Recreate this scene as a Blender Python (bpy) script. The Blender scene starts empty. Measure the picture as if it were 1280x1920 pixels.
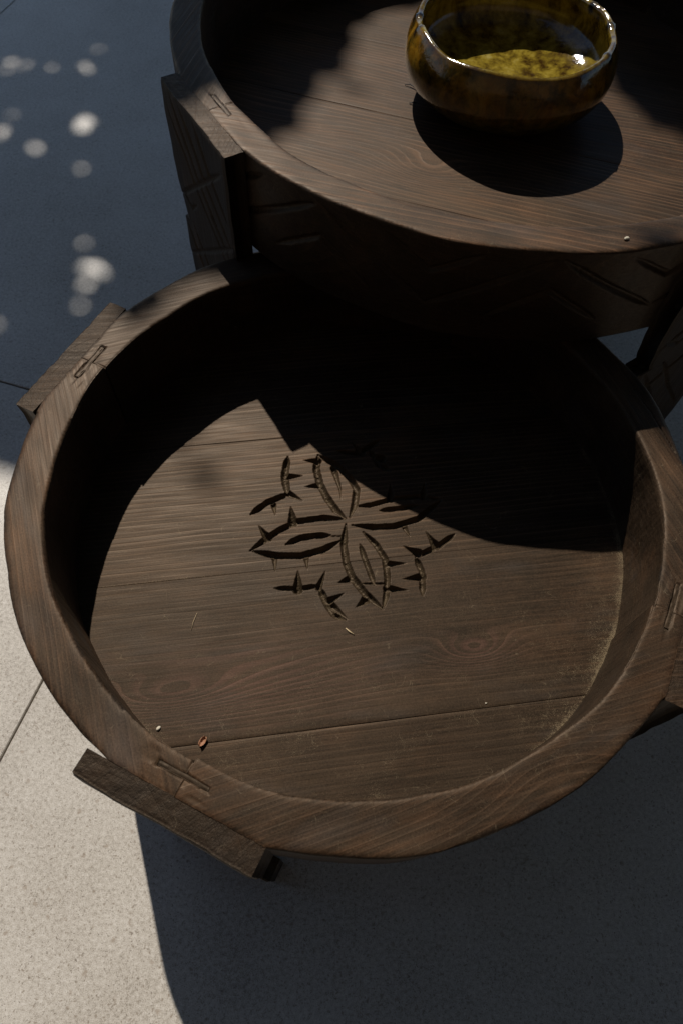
import bpy, math
import numpy as np

# ---------------------------------------------------------------- camera, sky, sun, exposure
K = 1.2                 # metres per layout unit (front table radius = 0.30 units)
G = 0.3135              # front table height in layout units (z = 0 is the front rim)
SUN_AZ = math.radians(112.62)     # direction towards the sun, measured from +X
SUN_TAN = 1.0815                  # tan(elevation)
SUN_EL = math.atan(SUN_TAN)

scene = bpy.context.scene
col = scene.collection

cam_data = bpy.data.cameras.new("camera")
cam = bpy.data.objects.new("camera", cam_data)
col.objects.link(cam)
scene.camera = cam
cam_data.sensor_fit = 'VERTICAL'
cam_data.sensor_height = 36.0
cam_data.sensor_width = 24.0
cam_data.lens = 24.0
cam_data.clip_start = 0.02
cam_data.clip_end = 500.0
from mathutils import Matrix, Vector
_p, _r = math.radians(61.048), math.radians(4.0688)
_F = Vector((0, math.cos(_p), -math.sin(_p)))
_U = Vector((0, math.sin(_p), math.cos(_p)))
_X = Vector((1, 0, 0))
_right = _X * math.cos(_r) + _U * math.sin(_r)
_up = -_X * math.sin(_r) + _U * math.cos(_r)
_m = Matrix((_right, _up, -_F)).transposed().to_4x4()
_m.translation = Vector((-0.0109, -0.3205, 0.5114 + G)) * K
cam.matrix_world = _m
cam_data.dof.use_dof = True
cam_data.dof.focus_distance = 0.66 * K
cam_data.dof.aperture_fstop = 8.0

world = bpy.data.worlds.new("World")
scene.world = world
world.use_nodes = True
wn = world.node_tree
sky = wn.nodes.new("ShaderNodeTexSky")
sky.sky_type = 'NISHITA'
sky.sun_disc = False
sky.sun_elevation = SUN_EL
sky.sun_rotation = math.radians(90) - SUN_AZ
sky.air_density = 1.0
sky.dust_density = 0.3
sky.ozone_density = 2.0
bg = wn.nodes["Background"]
bg.inputs["Strength"].default_value = 0.076
wn.links.new(sky.outputs[0], bg.inputs["Color"])

sun_data = bpy.data.lights.new("sun", 'SUN')
sun_data.energy = 5.0
sun_data.angle = math.radians(0.53)
sun_data.color = (1.0, 0.93, 0.84)
sun = bpy.data.objects.new("sun", sun_data)
col.objects.link(sun)
_s = Vector((math.cos(SUN_AZ) * math.cos(SUN_EL), math.sin(SUN_AZ) * math.cos(SUN_EL), math.sin(SUN_EL)))
sun.rotation_euler = _s.to_track_quat('Z', 'Y').to_euler()
sun.location = _s * 12

scene.view_settings.view_transform = 'Standard'
scene.view_settings.look = 'None'
scene.view_settings.exposure = -0.25
scene.view_settings.gamma = 1.0
scene.view_settings.use_curve_mapping = False
scene.render.engine = 'CYCLES'
scene.cycles.use_denoising = True
scene.cycles.max_bounces = 5
scene.cycles.diffuse_bounces = 3
scene.cycles.glossy_bounces = 3
scene.cycles.caustics_reflective = False
scene.cycles.caustics_refractive = False

# ---------------------------------------------------------------- helpers
rng = np.random.default_rng(7)

def _hash(ix, iy, iz, seed):
    h = (ix.astype(np.int64) * 374761393 + iy.astype(np.int64) * 668265263 + iz.astype(np.int64) * 2147483647 + seed * 974711) & 0xFFFFFFFF
    h = ((h ^ (h >> 13)) * 1274126177) & 0xFFFFFFFF
    h = h ^ (h >> 16)
    return (h & 0xFFFFFF) / float(0xFFFFFF)

def vnoise(x, y, z=0.0, seed=1):
    """smooth value noise in -1..1"""
    x, y, z = np.broadcast_arrays(np.asarray(x, float), np.asarray(y, float), np.asarray(z, float))
    ix, iy, iz = np.floor(x), np.floor(y), np.floor(z)
    fx, fy, fz = x - ix, y - iy, z - iz
    fx, fy, fz = [f * f * (3 - 2 * f) for f in (fx, fy, fz)]
    r = 0
    for dx in (0, 1):
        for dy in (0, 1):
            for dz in (0, 1):
                w = (fx if dx else 1 - fx) * (fy if dy else 1 - fy) * (fz if dz else 1 - fz)
                r = r + w * _hash(ix + dx, iy + dy, iz + dz, seed)
    return 2 * r - 1

def seg_dist(px, py, a, b):
    ax, ay = a; bx, by = b
    dx, dy = bx - ax, by - ay
    L2 = dx * dx + dy * dy + 1e-18
    t = np.clip(((px - ax) * dx + (py - ay) * dy) / L2, 0, 1)
    return np.hypot(px - ax - t * dx, py - ay - t * dy), t

def carve_depth(px, py, strokes, steep=1.25):
    """depth (>=0) cut by a list of chisel strokes (kind, half width, points)"""
    out = np.zeros_like(px)
    for kind, hw, pts in strokes:
        pts = [np.array(p, float) for p in pts]
        lens = [np.linalg.norm(pts[i + 1] - pts[i]) for i in range(len(pts) - 1)]
        tot = sum(lens); acc = 0.0
        lo = np.min(pts, axis=0) - hw; hi = np.max(pts, axis=0) + hw
        sel = np.where((px > lo[0]) & (px < hi[0]) & (py > lo[1]) & (py < hi[1]))[0]
        if len(sel) == 0:
            continue
        qx, qy = px[sel], py[sel]
        best = np.zeros(len(sel))
        for i in range(len(lens)):
            d, t = seg_dist(qx, qy, pts[i], pts[i + 1])
            s = (acc + t * lens[i]) / tot
            if kind == 'S':
                w = hw * (1 - 0.97 * s)
            else:
                w = hw * np.clip(np.minimum(s, 1 - s) / 0.16, 0.12, 1) ** 0.6
            w = w * (1 + 0.07 * vnoise(s * tot * 300, hw * 3000, 0, 5))
            q = np.clip(1 - (d / np.maximum(w, 1e-6)) ** 2, 0, 1)
            best = np.maximum(best, steep * w * q ** 0.8)
            acc += lens[i]
        out[sel] = np.maximum(out[sel], best)
    return out

def to_world(V):
    W = np.array(V, float) * K
    W[:, 2] += G * K
    return W

def mesh_obj(name, V, F, mat, parent=None, attrs=None, smooth=True, raw=False, mats=None, fmat=None):
    """V in layout units (or metres if raw); one mesh object, child of parent"""
    W = np.array(V, float) if raw else to_world(V)
    if parent is not None:
        W = W - np.array(parent.location)
    me = bpy.data.meshes.new(name)
    me.from_pydata(W.tolist(), [], F if isinstance(F, list) else F.tolist())
    for k, a in (attrs or {}).items():
        a = np.asarray(a, np.float32)
        if a.ndim == 2:
            at = me.attributes.new(k, 'FLOAT_VECTOR', 'POINT'); at.data.foreach_set('vector', a.ravel())
        else:
            at = me.attributes.new(k, 'FLOAT', 'POINT'); at.data.foreach_set('value', a)
    me.polygons.foreach_set('use_smooth', np.full(len(me.polygons), smooth))
    me.materials.append(mat)
    me.update()
    ob = bpy.data.objects.new(name, me)
    col.objects.link(ob)
    if parent is not None:
        ob.parent = parent
    return ob

def tag(o, label=None, cat=None, group=None, kind=None):
    if label: o["label"] = label
    if cat: o["category"] = cat
    if group: o["group"] = group
    if kind: o["kind"] = kind
    return o

def empty(name, x, y):
    o = bpy.data.objects.new(name, None)
    o.empty_display_size = 0.05
    o.location = (x * K, y * K, 0.0)
    col.objects.link(o)
    return o

def grid_faces(nu, nv, wrap_v=False, keep=None):
    i = np.arange(nu - 1)[:, None]
    j = np.arange(nv if wrap_v else nv - 1)[None, :]
    a = i * nv + j; b = i * nv + (j + 1) % nv
    F = np.stack([a, b, b + nv, a + nv], -1).reshape(-1, 4)
    if keep is not None:
        F = F[keep[F].any(1)]
    return F

# ---------------------------------------------------------------- materials
def new_mat(name):
    m = bpy.data.materials.new(name)
    m.use_nodes = True
    nt = m.node_tree
    return m, nt, nt.nodes["Principled BSDF"]

class NT:
    """tiny node-building shorthand"""
    def __init__(self, nt): self.nt = nt
    def n(self, t, **kw):
        nd = self.nt.nodes.new(t)
        for k, v in kw.items(): setattr(nd, k, v)
        return nd
    def put(self, sock, v):
        if isinstance(v, bpy.types.NodeSocket): self.nt.links.new(v, sock)
        else: sock.default_value = v
    def attr(self, name, out="Fac"):
        nd = self.n("ShaderNodeAttribute"); nd.attribute_name = name
        return nd.outputs[out]
    def math(self, op, a, b=0.0, c=None, clamp=False):
        nd = self.n("ShaderNodeMath", operation=op); nd.use_clamp = clamp
        self.put(nd.inputs[0], a); self.put(nd.inputs[1], b)
        if c is not None: self.put(nd.inputs[2], c)
        return nd.outputs[0]
    def vmul(self, v, s):
        nd = self.n("ShaderNodeVectorMath", operation='MULTIPLY')
        self.put(nd.inputs[0], v); self.put(nd.inputs[1], s)
        return nd.outputs[0]
    def vadd(self, v, s):
        nd = self.n("ShaderNodeVectorMath", operation='ADD')
        self.put(nd.inputs[0], v); self.put(nd.inputs[1], s)
        return nd.outputs[0]
    def noise(self, v, scale, detail=3.0, rough=0.55, dist=0.0, out="Fac"):
        nd = self.n("ShaderNodeTexNoise")
        self.put(nd.inputs["Vector"], v); nd.inputs["Scale"].default_value = scale
        nd.inputs["Detail"].default_value = detail; nd.inputs["Roughness"].default_value = rough
        nd.inputs["Distortion"].default_value = dist
        return nd.outputs[out]
    def voro(self, v, scale, out="Distance", feature='F1', rand=1.0):
        nd = self.n("ShaderNodeTexVoronoi", feature=feature)
        self.put(nd.inputs["Vector"], v); nd.inputs["Scale"].default_value = scale
        nd.inputs["Randomness"].default_value = rand
        return nd.outputs[out]
    def ramp(self, f, stops, interp='LINEAR'):
        nd = self.n("ShaderNodeValToRGB"); cr = nd.color_ramp; cr.interpolation = interp
        while len(cr.elements) < len(stops): cr.elements.new(0.5)
        for e, (p, c) in zip(cr.elements, stops):
            e.position = p
            e.color = (c, c, c, 1) if isinstance(c, (int, float)) else (*c, 1)
        self.put(nd.inputs[0], f)
        return nd.outputs[0]
    def mix(self, f, a, b, mode='MIX'):
        nd = self.n("ShaderNodeMix", data_type='RGBA', blend_type=mode)
        self.put(nd.inputs[0], f)
        for s, v in ((nd.inputs[6], a), (nd.inputs[7], b)):
            self.put(s, (*v, 1) if isinstance(v, tuple) and len(v) == 3 else v)
        return nd.outputs[2]
    def bump(self, h, strength, dist, normal=None):
        nd = self.n("ShaderNodeBump"); nd.inputs["Strength"].default_value = strength
        nd.inputs["Distance"].default_value = dist; self.put(nd.inputs["Height"], h)
        if normal is not None: self.put(nd.inputs["Normal"], normal)
        return nd.outputs[0]

def wood_material(name, dark, light, line=0.55, worn=0.35, rough=0.62, relief=0.38):
    m, nt, bs = new_mat(name); N = NT(nt)
    g = N.attr("grain", "Vector")
    ring = N.attr("ring"); dust = N.attr("dust"); tone = N.attr("tone"); cut = N.attr("cut")
    wob = N.noise(N.vmul(g, (9.0, 70.0, 70.0)), 1.0, 1.0)
    r = N.math('ADD', ring, N.math('MULTIPLY', N.math('SUBTRACT', wob, 0.5), 0.35))
    fr = N.math('FRACT', r)
    late = N.ramp(fr, [(0.0, 0.0), (0.50, 0.05), (0.76, 0.40), (0.87, 1.0), (0.94, 0.9), (1.0, 0.0)])
    # each year ring has its own strength
    cx = N.n("ShaderNodeCombineXYZ"); N.put(cx.inputs[0], N.math('FLOOR', r)); N.put(cx.inputs[1], 0.37)
    wn_ = N.n("ShaderNodeTexWhiteNoise", noise_dimensions='2D'); N.put(wn_.inputs["Vector"], cx.outputs[0])
    late = N.math('MULTIPLY', late, N.math('MULTIPLY_ADD', wn_.outputs["Value"], 0.8, 0.25))
    fib = N.noise(N.vmul(g, (15.0, 430.0, 430.0)), 1.0, 2.0, 0.65)
    fib2 = N.noise(N.vmul(g, (14.0, 320.0, 320.0)), 1.0, 1.0, 0.6)
    fine = N.noise(g, 560.0, 2.0, 0.7)
    blot = N.noise(N.vmul(g, (9.0, 16.0, 16.0)), 1.0, 3.0, 0.6)
    f = N.math('MULTIPLY', N.math('MULTIPLY', late, N.attr('ln')), line)
    f = N.math('ADD', f, N.math('MULTIPLY', N.math('SUBTRACT', fib, 0.5), 0.95))
    f = N.math('ADD', f, N.math('MULTIPLY', N.math('SUBTRACT', fib2, 0.5), 0.15))
    f = N.math('ADD', f, N.math('MULTIPLY', N.math('SUBTRACT', fine, 0.5), 1.15))
    f = N.math('ADD', f, N.math('MULTIPLY', N.math('SUBTRACT', blot, 0.5), 1.2))
    f = N.math('ADD', f, 0.30, clamp=True)
    c = N.mix(f, dark, light)
    # worn orange-brown and cold grey stain patches
    wv = N.ramp(N.noise(N.vadd(N.vmul(g, (10.0, 24.0, 24.0)), (3.1, 7.7, 1.3)), 1.0, 3.0, 0.65), [(0.50, 0.0), (0.72, 1.0)])
    c = N.mix(N.math('MULTIPLY', N.math('ADD', N.math('MULTIPLY', wv, worn), N.math('MULTIPLY', N.attr('worn'), N.ramp(N.noise(N.vmul(g, (22.0, 120.0, 120.0)), 1.0, 2.0, 0.6), [(0.36, 0.0), (0.62, 1.0)]))), 1.0, clamp=True), c, N.mix(f, (0.017, 0.0080, 0.0036), (0.098, 0.051, 0.026)))
    gv = N.ramp(N.noise(N.vadd(N.vmul(g, (8.0, 22.0, 22.0)), (13.1, 2.7, 5.3)), 1.0, 3.0, 0.65), [(0.54, 0.0), (0.75, 1.0)])
    c = N.mix(N.math('MULTIPLY', gv, 0.55), c, N.mix(f, (0.012, 0.0115, 0.0115), (0.048, 0.044, 0.041)))
    red = N.math('MULTIPLY', N.attr('red'), N.ramp(fr, [(0.0, 0.15), (0.35, 0.15), (0.7, 1.0), (0.95, 1.0), (1.0, 0.15)]))
    c = N.mix(N.math('MULTIPLY', red, 0.7), c, N.mix(f, (0.035, 0.016, 0.011), (0.105, 0.050, 0.037)))
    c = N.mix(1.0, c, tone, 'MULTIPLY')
    # raw chiselled cuts: fibrous, a little dusty
    c = N.mix(N.math('MULTIPLY', cut, 0.75), c, N.mix(N.noise(g, 900.0, 3.0), (0.013, 0.0085, 0.0045), (0.085, 0.060, 0.034)))
    # pale dust: grains everywhere, drifts where the dust attribute is high
    sp = N.noise(g, 1700.0, 0.0, 0.5)
    dr = N.noise(g, 60.0, 3.0, 0.7)
    dmask = N.math('ADD', N.math('MULTIPLY', sp, 0.62), N.math('MULTIPLY', dr, 0.38))
    thr = N.math('SUBTRACT', 0.715, N.math('MULTIPLY', dust, 0.27))
    dmk = N.math('MULTIPLY', N.math('SUBTRACT', dmask, thr), 9.0, clamp=True)
    c = N.mix(N.math('MULTIPLY', dmk, 0.62), c, (0.24, 0.185, 0.11))
    sq = N.noise(g, 42.0, 1.0, 0.5, 0.4)
    sl = N.math('SUBTRACT', 1.0, N.math('MULTIPLY', N.math('ABSOLUTE', N.math('SUBTRACT', sq, 0.5)), 190.0), clamp=True)
    sl = N.math('MULTIPLY', sl, N.ramp(N.math('ADD', dr, N.math('MULTIPLY', dust, 0.1)), [(0.52, 0.0), (0.66, 0.42)]))
    c = N.mix(sl, c, (0.22, 0.17, 0.105))
    nt.links.new(c, bs.inputs["Base Color"])
    rg = N.math('ADD', rough, N.math('MULTIPLY', N.math('SUBTRACT', fib2, 0.5), 0.3))
    nt.links.new(rg, bs.inputs["Roughness"])
    bs.inputs["Specular IOR Level"].default_value = 0.32
    bs.inputs["Specular Tint"].default_value = (1.0, 0.78, 0.58, 1.0)
    h = N.math('ADD', N.math('MULTIPLY', N.math('MULTIPLY', late, N.attr('ln')), 0.55), N.math('MULTIPLY', fib, 0.55))
    h = N.math('ADD', h, N.math('MULTIPLY', fine, relief))
    nt.links.new(N.bump(h, relief, 0.0005), bs.inputs["Normal"])
    return m

M_tray = wood_material("dark_wood_tray", (0.0084, 0.0051, 0.0028), (0.060, 0.0375, 0.0220), 0.85, 0.42, 0.54)
M_rim = wood_material("dark_wood_rim", (0.0080, 0.0049, 0.0028), (0.057, 0.0360, 0.0215), 0.50, 0.60, 0.54)
M_leg = wood_material("dark_wood_leg", (0.0050, 0.0033, 0.0021), (0.044, 0.028, 0.017), 0.60, 0.35, 0.60, 0.95)

def stone_material():
    m, nt, bs = new_mat("beige_stone_paving"); N = NT(nt)
    p = N.n("ShaderNodeNewGeometry").outputs["Position"]
    fine = N.noise(p, 700.0, 2.0, 0.65)
    mid = N.noise(p, 190.0, 2.0, 0.6)
    big = N.noise(p, 3.2, 4.0, 0.65)
    f = N.math('ADD', N.math('MULTIPLY', fine, 0.50), N.math('MULTIPLY', mid, 0.38))
    f = N.math('ADD', f, N.math('MULTIPLY', N.math('SUBTRACT', big, 0.19), 0.36))
    c = N.ramp(f, [(0.38, (0.235, 0.205, 0.168)), (0.50, (0.43, 0.393, 0.34)), (0.68, (0.60, 0.565, 0.51))])
    pd = N.vadd(p, N.vmul(N.noise(p, 160.0, 1.0, 0.5, 0.0, "Color"), (0.007, 0.007, 0.007)))
    for sc, lo, hi, amt, cc in ((58.0, 0.10, 0.20, 0.55, (0.27, 0.21, 0.155)), (150.0, 0.12, 0.28, 0.7, (0.22, 0.175, 0.13)), (300.0, 0.13, 0.30, 0.75, (0.15, 0.12, 0.092))):
        vo = N.n("ShaderNodeTexVoronoi", feature='F1'); N.put(vo.inputs["Vector"], pd); vo.inputs["Scale"].default_value = sc
        gate = N.ramp(vo.outputs["Color"], [(0.46, 0.0), (0.58, 1.0)])
        k = N.math('MULTIPLY', N.ramp(vo.outputs["Distance"], [(lo, 1.0), (hi, 0.0)]), gate)
        c = N.mix(N.math('MULTIPLY', k, amt), c, cc)
    nt.links.new(c, bs.inputs["Base Color"])
    bs.inputs["Roughness"].default_value = 0.38
    bs.inputs["Specular IOR Level"].default_value = 0.65
    nt.links.new(N.bump(fine, 0.4, 0.0006), bs.inputs["Normal"])
    return m
M_stone = stone_material()

def plain(name, c, rough=0.8, bumpscale=None):
    m, nt, bs = new_mat(name); N = NT(nt)
    p = N.n("ShaderNodeNewGeometry").outputs["Position"]
    f = N.noise(p, bumpscale or 300.0, 4.0, 0.6)
    cc = N.mix(f, tuple(v * 0.6 for v in c), tuple(min(1, v * 1.35) for v in c))
    nt.links.new(cc, bs.inputs["Base Color"]); bs.inputs["Roughness"].default_value = rough
    nt.links.new(N.bump(f, 0.5, 0.001), bs.inputs["Normal"])
    return m
M_grout = plain("grout", (0.12, 0.11, 0.095))
M_bark = plain("bark", (0.09, 0.07, 0.05), 0.9, 40.0)
M_litter = plain("dry_leaf", (0.33, 0.16, 0.085), 0.7, 900.0)
M_straw = plain("straw", (0.50, 0.38, 0.22), 0.7, 900.0)
M_grit = plain("pale_grit", (0.62, 0.56, 0.44), 0.8, 900.0)
M_twig = plain("dark_twig", (0.02, 0.015, 0.01), 0.7, 900.0)

def leaf_material():
    m, nt, bs = new_mat("leaf"); N = NT(nt)
    p = N.n("ShaderNodeNewGeometry").outputs["Position"]
    c = N.mix(N.noise(p, 9.0, 3.0), (0.028, 0.055, 0.014), (0.075, 0.12, 0.03))
    nt.links.new(c, bs.inputs["Base Color"]); bs.inputs["Roughness"].default_value = 0.5
    return m
M_leaf = leaf_material()

def glaze_material():
    m, nt, bs = new_mat("amber_olive_glaze"); N = NT(nt)
    b = N.attr("bowl", "Vector"); inside = N.attr("inside"); dab = N.attr("dab"); lip = N.attr("lip")
    run = N.noise(N.vmul(b, (46.0, 46.0, 9.0)), 1.0, 5.0, 0.62)
    mot = N.noise(b, 34.0, 5.0, 0.65, 0.6)
    sp = N.noise(b, 210.0, 3.0, 0.6)
    f = N.math('ADD', N.math('MULTIPLY', run, 0.55), N.math('MULTIPLY', mot, 0.45))
    out = N.ramp(f, [(0.34, (0.020, 0.011, 0.003)), (0.47, (0.050, 0.038, 0.006)), (0.58, (0.086, 0.074, 0.012)), (0.70, (0.135, 0.12, 0.030))])
    amber = N.ramp(f, [(0.36, (0.10, 0.035, 0.003)), (0.55, (0.30, 0.14, 0.010)), (0.68, (0.36, 0.22, 0.03))])
    upz = N.attr("up")
    out = N.mix(N.math('MULTIPLY', upz, N.ramp(mot, [(0.40, 0.1), (0.60, 0.85)])), out, amber)
    inn = N.ramp(f, [(0.40, (0.040, 0.020, 0.004)), (0.47, (0.125, 0.084, 0.010)), (0.55, (0.25, 0.182, 0.022)), (0.67, (0.37, 0.30, 0.085))])
    c = N.mix(inside, out, inn)
    c = N.mix(N.math('MULTIPLY', N.ramp(sp, [(0.60, 0.0), (0.68, 1.0)]), 0.5), c, (0.035, 0.018, 0.006))
    c = N.mix(N.math('MULTIPLY', lip, 0.5), c, (0.050, 0.020, 0.008))
    c = N.mix(dab, c, (0.004, 0.004, 0.008))
    nt.links.new(c, bs.inputs["Base Color"])
    bs.inputs["Roughness"].default_value = 0.10
    bs.inputs["Specular IOR Level"].default_value = 0.5
    bs.inputs["Coat Weight"].default_value = 0.35
    bs.inputs["Coat Roughness"].default_value = 0.08
    h = N.math('ADD', N.math('MULTIPLY', mot, 1.0), N.math('MULTIPLY', sp, 0.25))
    nt.links.new(N.bump(h, 0.28, 0.0025), bs.inputs["Normal"])
    nt.links.new(N.bump(h, 0.14, 0.0025), bs.inputs["Coat Normal"])
    return m
M_glaze = glaze_material()

# ---------------------------------------------------------------- paving
ground = mesh_obj("floor", np.array([(-60, -60, -0.012), (60, -60, -0.012), (60, 60, -0.012), (-60, 60, -0.012)]), [[0, 1, 2, 3]], M_grout, raw=True, smooth=False)
tag(ground, kind="structure")
TA = math.radians(13.8)                       # turn of the tile grid
TU = np.array([math.cos(TA), -math.sin(TA)]) ; TV = np.array([math.sin(TA), math.cos(TA)])
TSX, TSY, GAP = 0.834 * K, 1.26 * K, 0.0026
P0 = np.array([-0.353, -0.123]) * K           # a point on a seam running away from the viewer
P1 = np.array([-0.505, 0.311]) * K            # a point on a seam running across
tu0, tv0 = P0 @ TU, P1 @ TV
hx, hy, bv = TSX / 2 - GAP / 2, TSY / 2 - GAP / 2, 0.0012
tv = []
for (ax, ay, z) in ((hx, hy, -0.012), (hx, hy, -bv), (hx - bv, hy - bv, 0.0)):
    tv += [(-ax, -ay, z), (ax, -ay, z), (ax, ay, z), (-ax, ay, z)]
tf = [[8, 9, 10, 11]]
for l in (0, 4):
    for i in range(4):
        j = (i + 1) % 4
        tf.append([l + i, l + j, l + 4 + j, l + 4 + i])
tile_me = bpy.data.meshes.new("tile"); tile_me.from_pydata(tv, [], tf); tile_me.materials.append(M_stone)
for i in range(-5, 6):
    for j in range(-4, 7):
        o = bpy.data.objects.new("tile", tile_me); col.objects.link(o)
        c = TU * (tu0 + (i + 0.5) * TSX) + TV * (tv0 + (j + 0.5) * TSY)
        o.location = (c[0], c[1], 0.0002 * ((i * 7 + j * 5) % 3))
        o.rotation_euler = (0, 0, -TA)
        o.parent = ground

# ---------------------------------------------------------------- added unseen walls round the viewer: they block sky and bounce warm light
def build_wall():
    m, nt, bs = new_mat("added_wall_render"); N = NT(nt)
    p = N.n("ShaderNodeNewGeometry").outputs["Position"]
    f = N.noise(p, 2.0, 3.0); g_ = N.noise(p, 90.0, 2.0)
    nt.links.new(N.mix(f, (0.066, 0.048, 0.034), (0.100, 0.075, 0.054)), bs.inputs["Base Color"])
    bs.inputs["Roughness"].default_value = 0.9
    nt.links.new(N.bump(g_, 0.4, 0.004), bs.inputs["Normal"])
    V = []
    for (x0, x1, y0, y1, z0, z1) in ((-9, 9, -4.2, -3.9, 0.0, 5.6), (-9.05, 9.05, -4.25, -3.85, 5.6, 5.72)):
        V += [(x, y, z) for z in (z0, z1) for x, y in ((x0, y0), (x1, y0), (x1, y1), (x0, y1))]
    F = []
    for o in (0, 8):
        F += [[o + q for q in f_] for f_ in ([3, 2, 1, 0], [4, 5, 6, 7], [0, 1, 5, 4], [1, 2, 6, 5], [2, 3, 7, 6], [3, 0, 4, 7])]
    tag(mesh_obj("sky_block_wall", np.array(V, float), F, m, raw=True, smooth=False), kind="structure")
    for x0, x1 in ((-5.6, -5.3), (5.3, 5.6)):  # added side wings that keep low sky light off the tables
        V = [(x, y, z) for z in (0.0, 4.2) for x, y in ((x0, -3.88), (x1, -3.88), (x1, -0.5), (x0, -0.5))]
        tag(mesh_obj("sky_block_wall", np.array(V, float), F[:6], m, raw=True, smooth=False), kind="structure")
build_wall()

# ---------------------------------------------------------------- tables
def xy(c, az, r, t):
    n = np.array([math.cos(az), math.sin(az)]); tt = np.array([-n[1], n[0]])
    return np.array(c)[None, :] + np.asarray(r)[:, None] * n + np.asarray(t)[:, None] * tt

def ring_field(x, y, z, pith, spacing, seed, knots=(), wander=0.003):
    """smooth growth-ring number in board coordinates (x along the grain)"""
    yy = y + wander * vnoise(x * 4, y * 6, 0.3, seed) + 0.0012 * vnoise(x * 14, y * 26, 0.7, seed + 1)
    zz = z
    d = np.hypot(yy - pith[0], (zz - pith[1]) * 0.8)
    for kx, ky, A, sx, sy in knots:
        q = ((x - kx) / sx) ** 2 + ((y - ky) / sy) ** 2
        d = d + A * np.exp(-q)
    return d / spacing + 0.5 * vnoise(d * 60, 0.1, 0.2, seed + 3)

def drum_strokes(off):
    """zigzag cut into the outside of the drum: (arc length, height) per unit radius, period 34 degrees"""
    st = []
    per = math.radians(34.0)
    for k in range(-6, 7):
        p = off + k * per
        st.append(('L', 0.0036, [(p - per * 0.5, -0.074), (p - per * 0.02, -0.010)]))
        st.append(('L', 0.0036, [(p + per * 0.02, -0.010), (p + per * 0.5, -0.074)]))
        st.append(('L', 0.0032, [(p - per * 0.24, -0.078), (p, -0.043), (p + per * 0.24, -0.078)]))
        st.append(('L', 0.0032, [(p + per * 0.30, -0.010), (p + per * 0.5, -0.036), (p + per * 0.70, -0.010)]))
    return st

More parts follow.
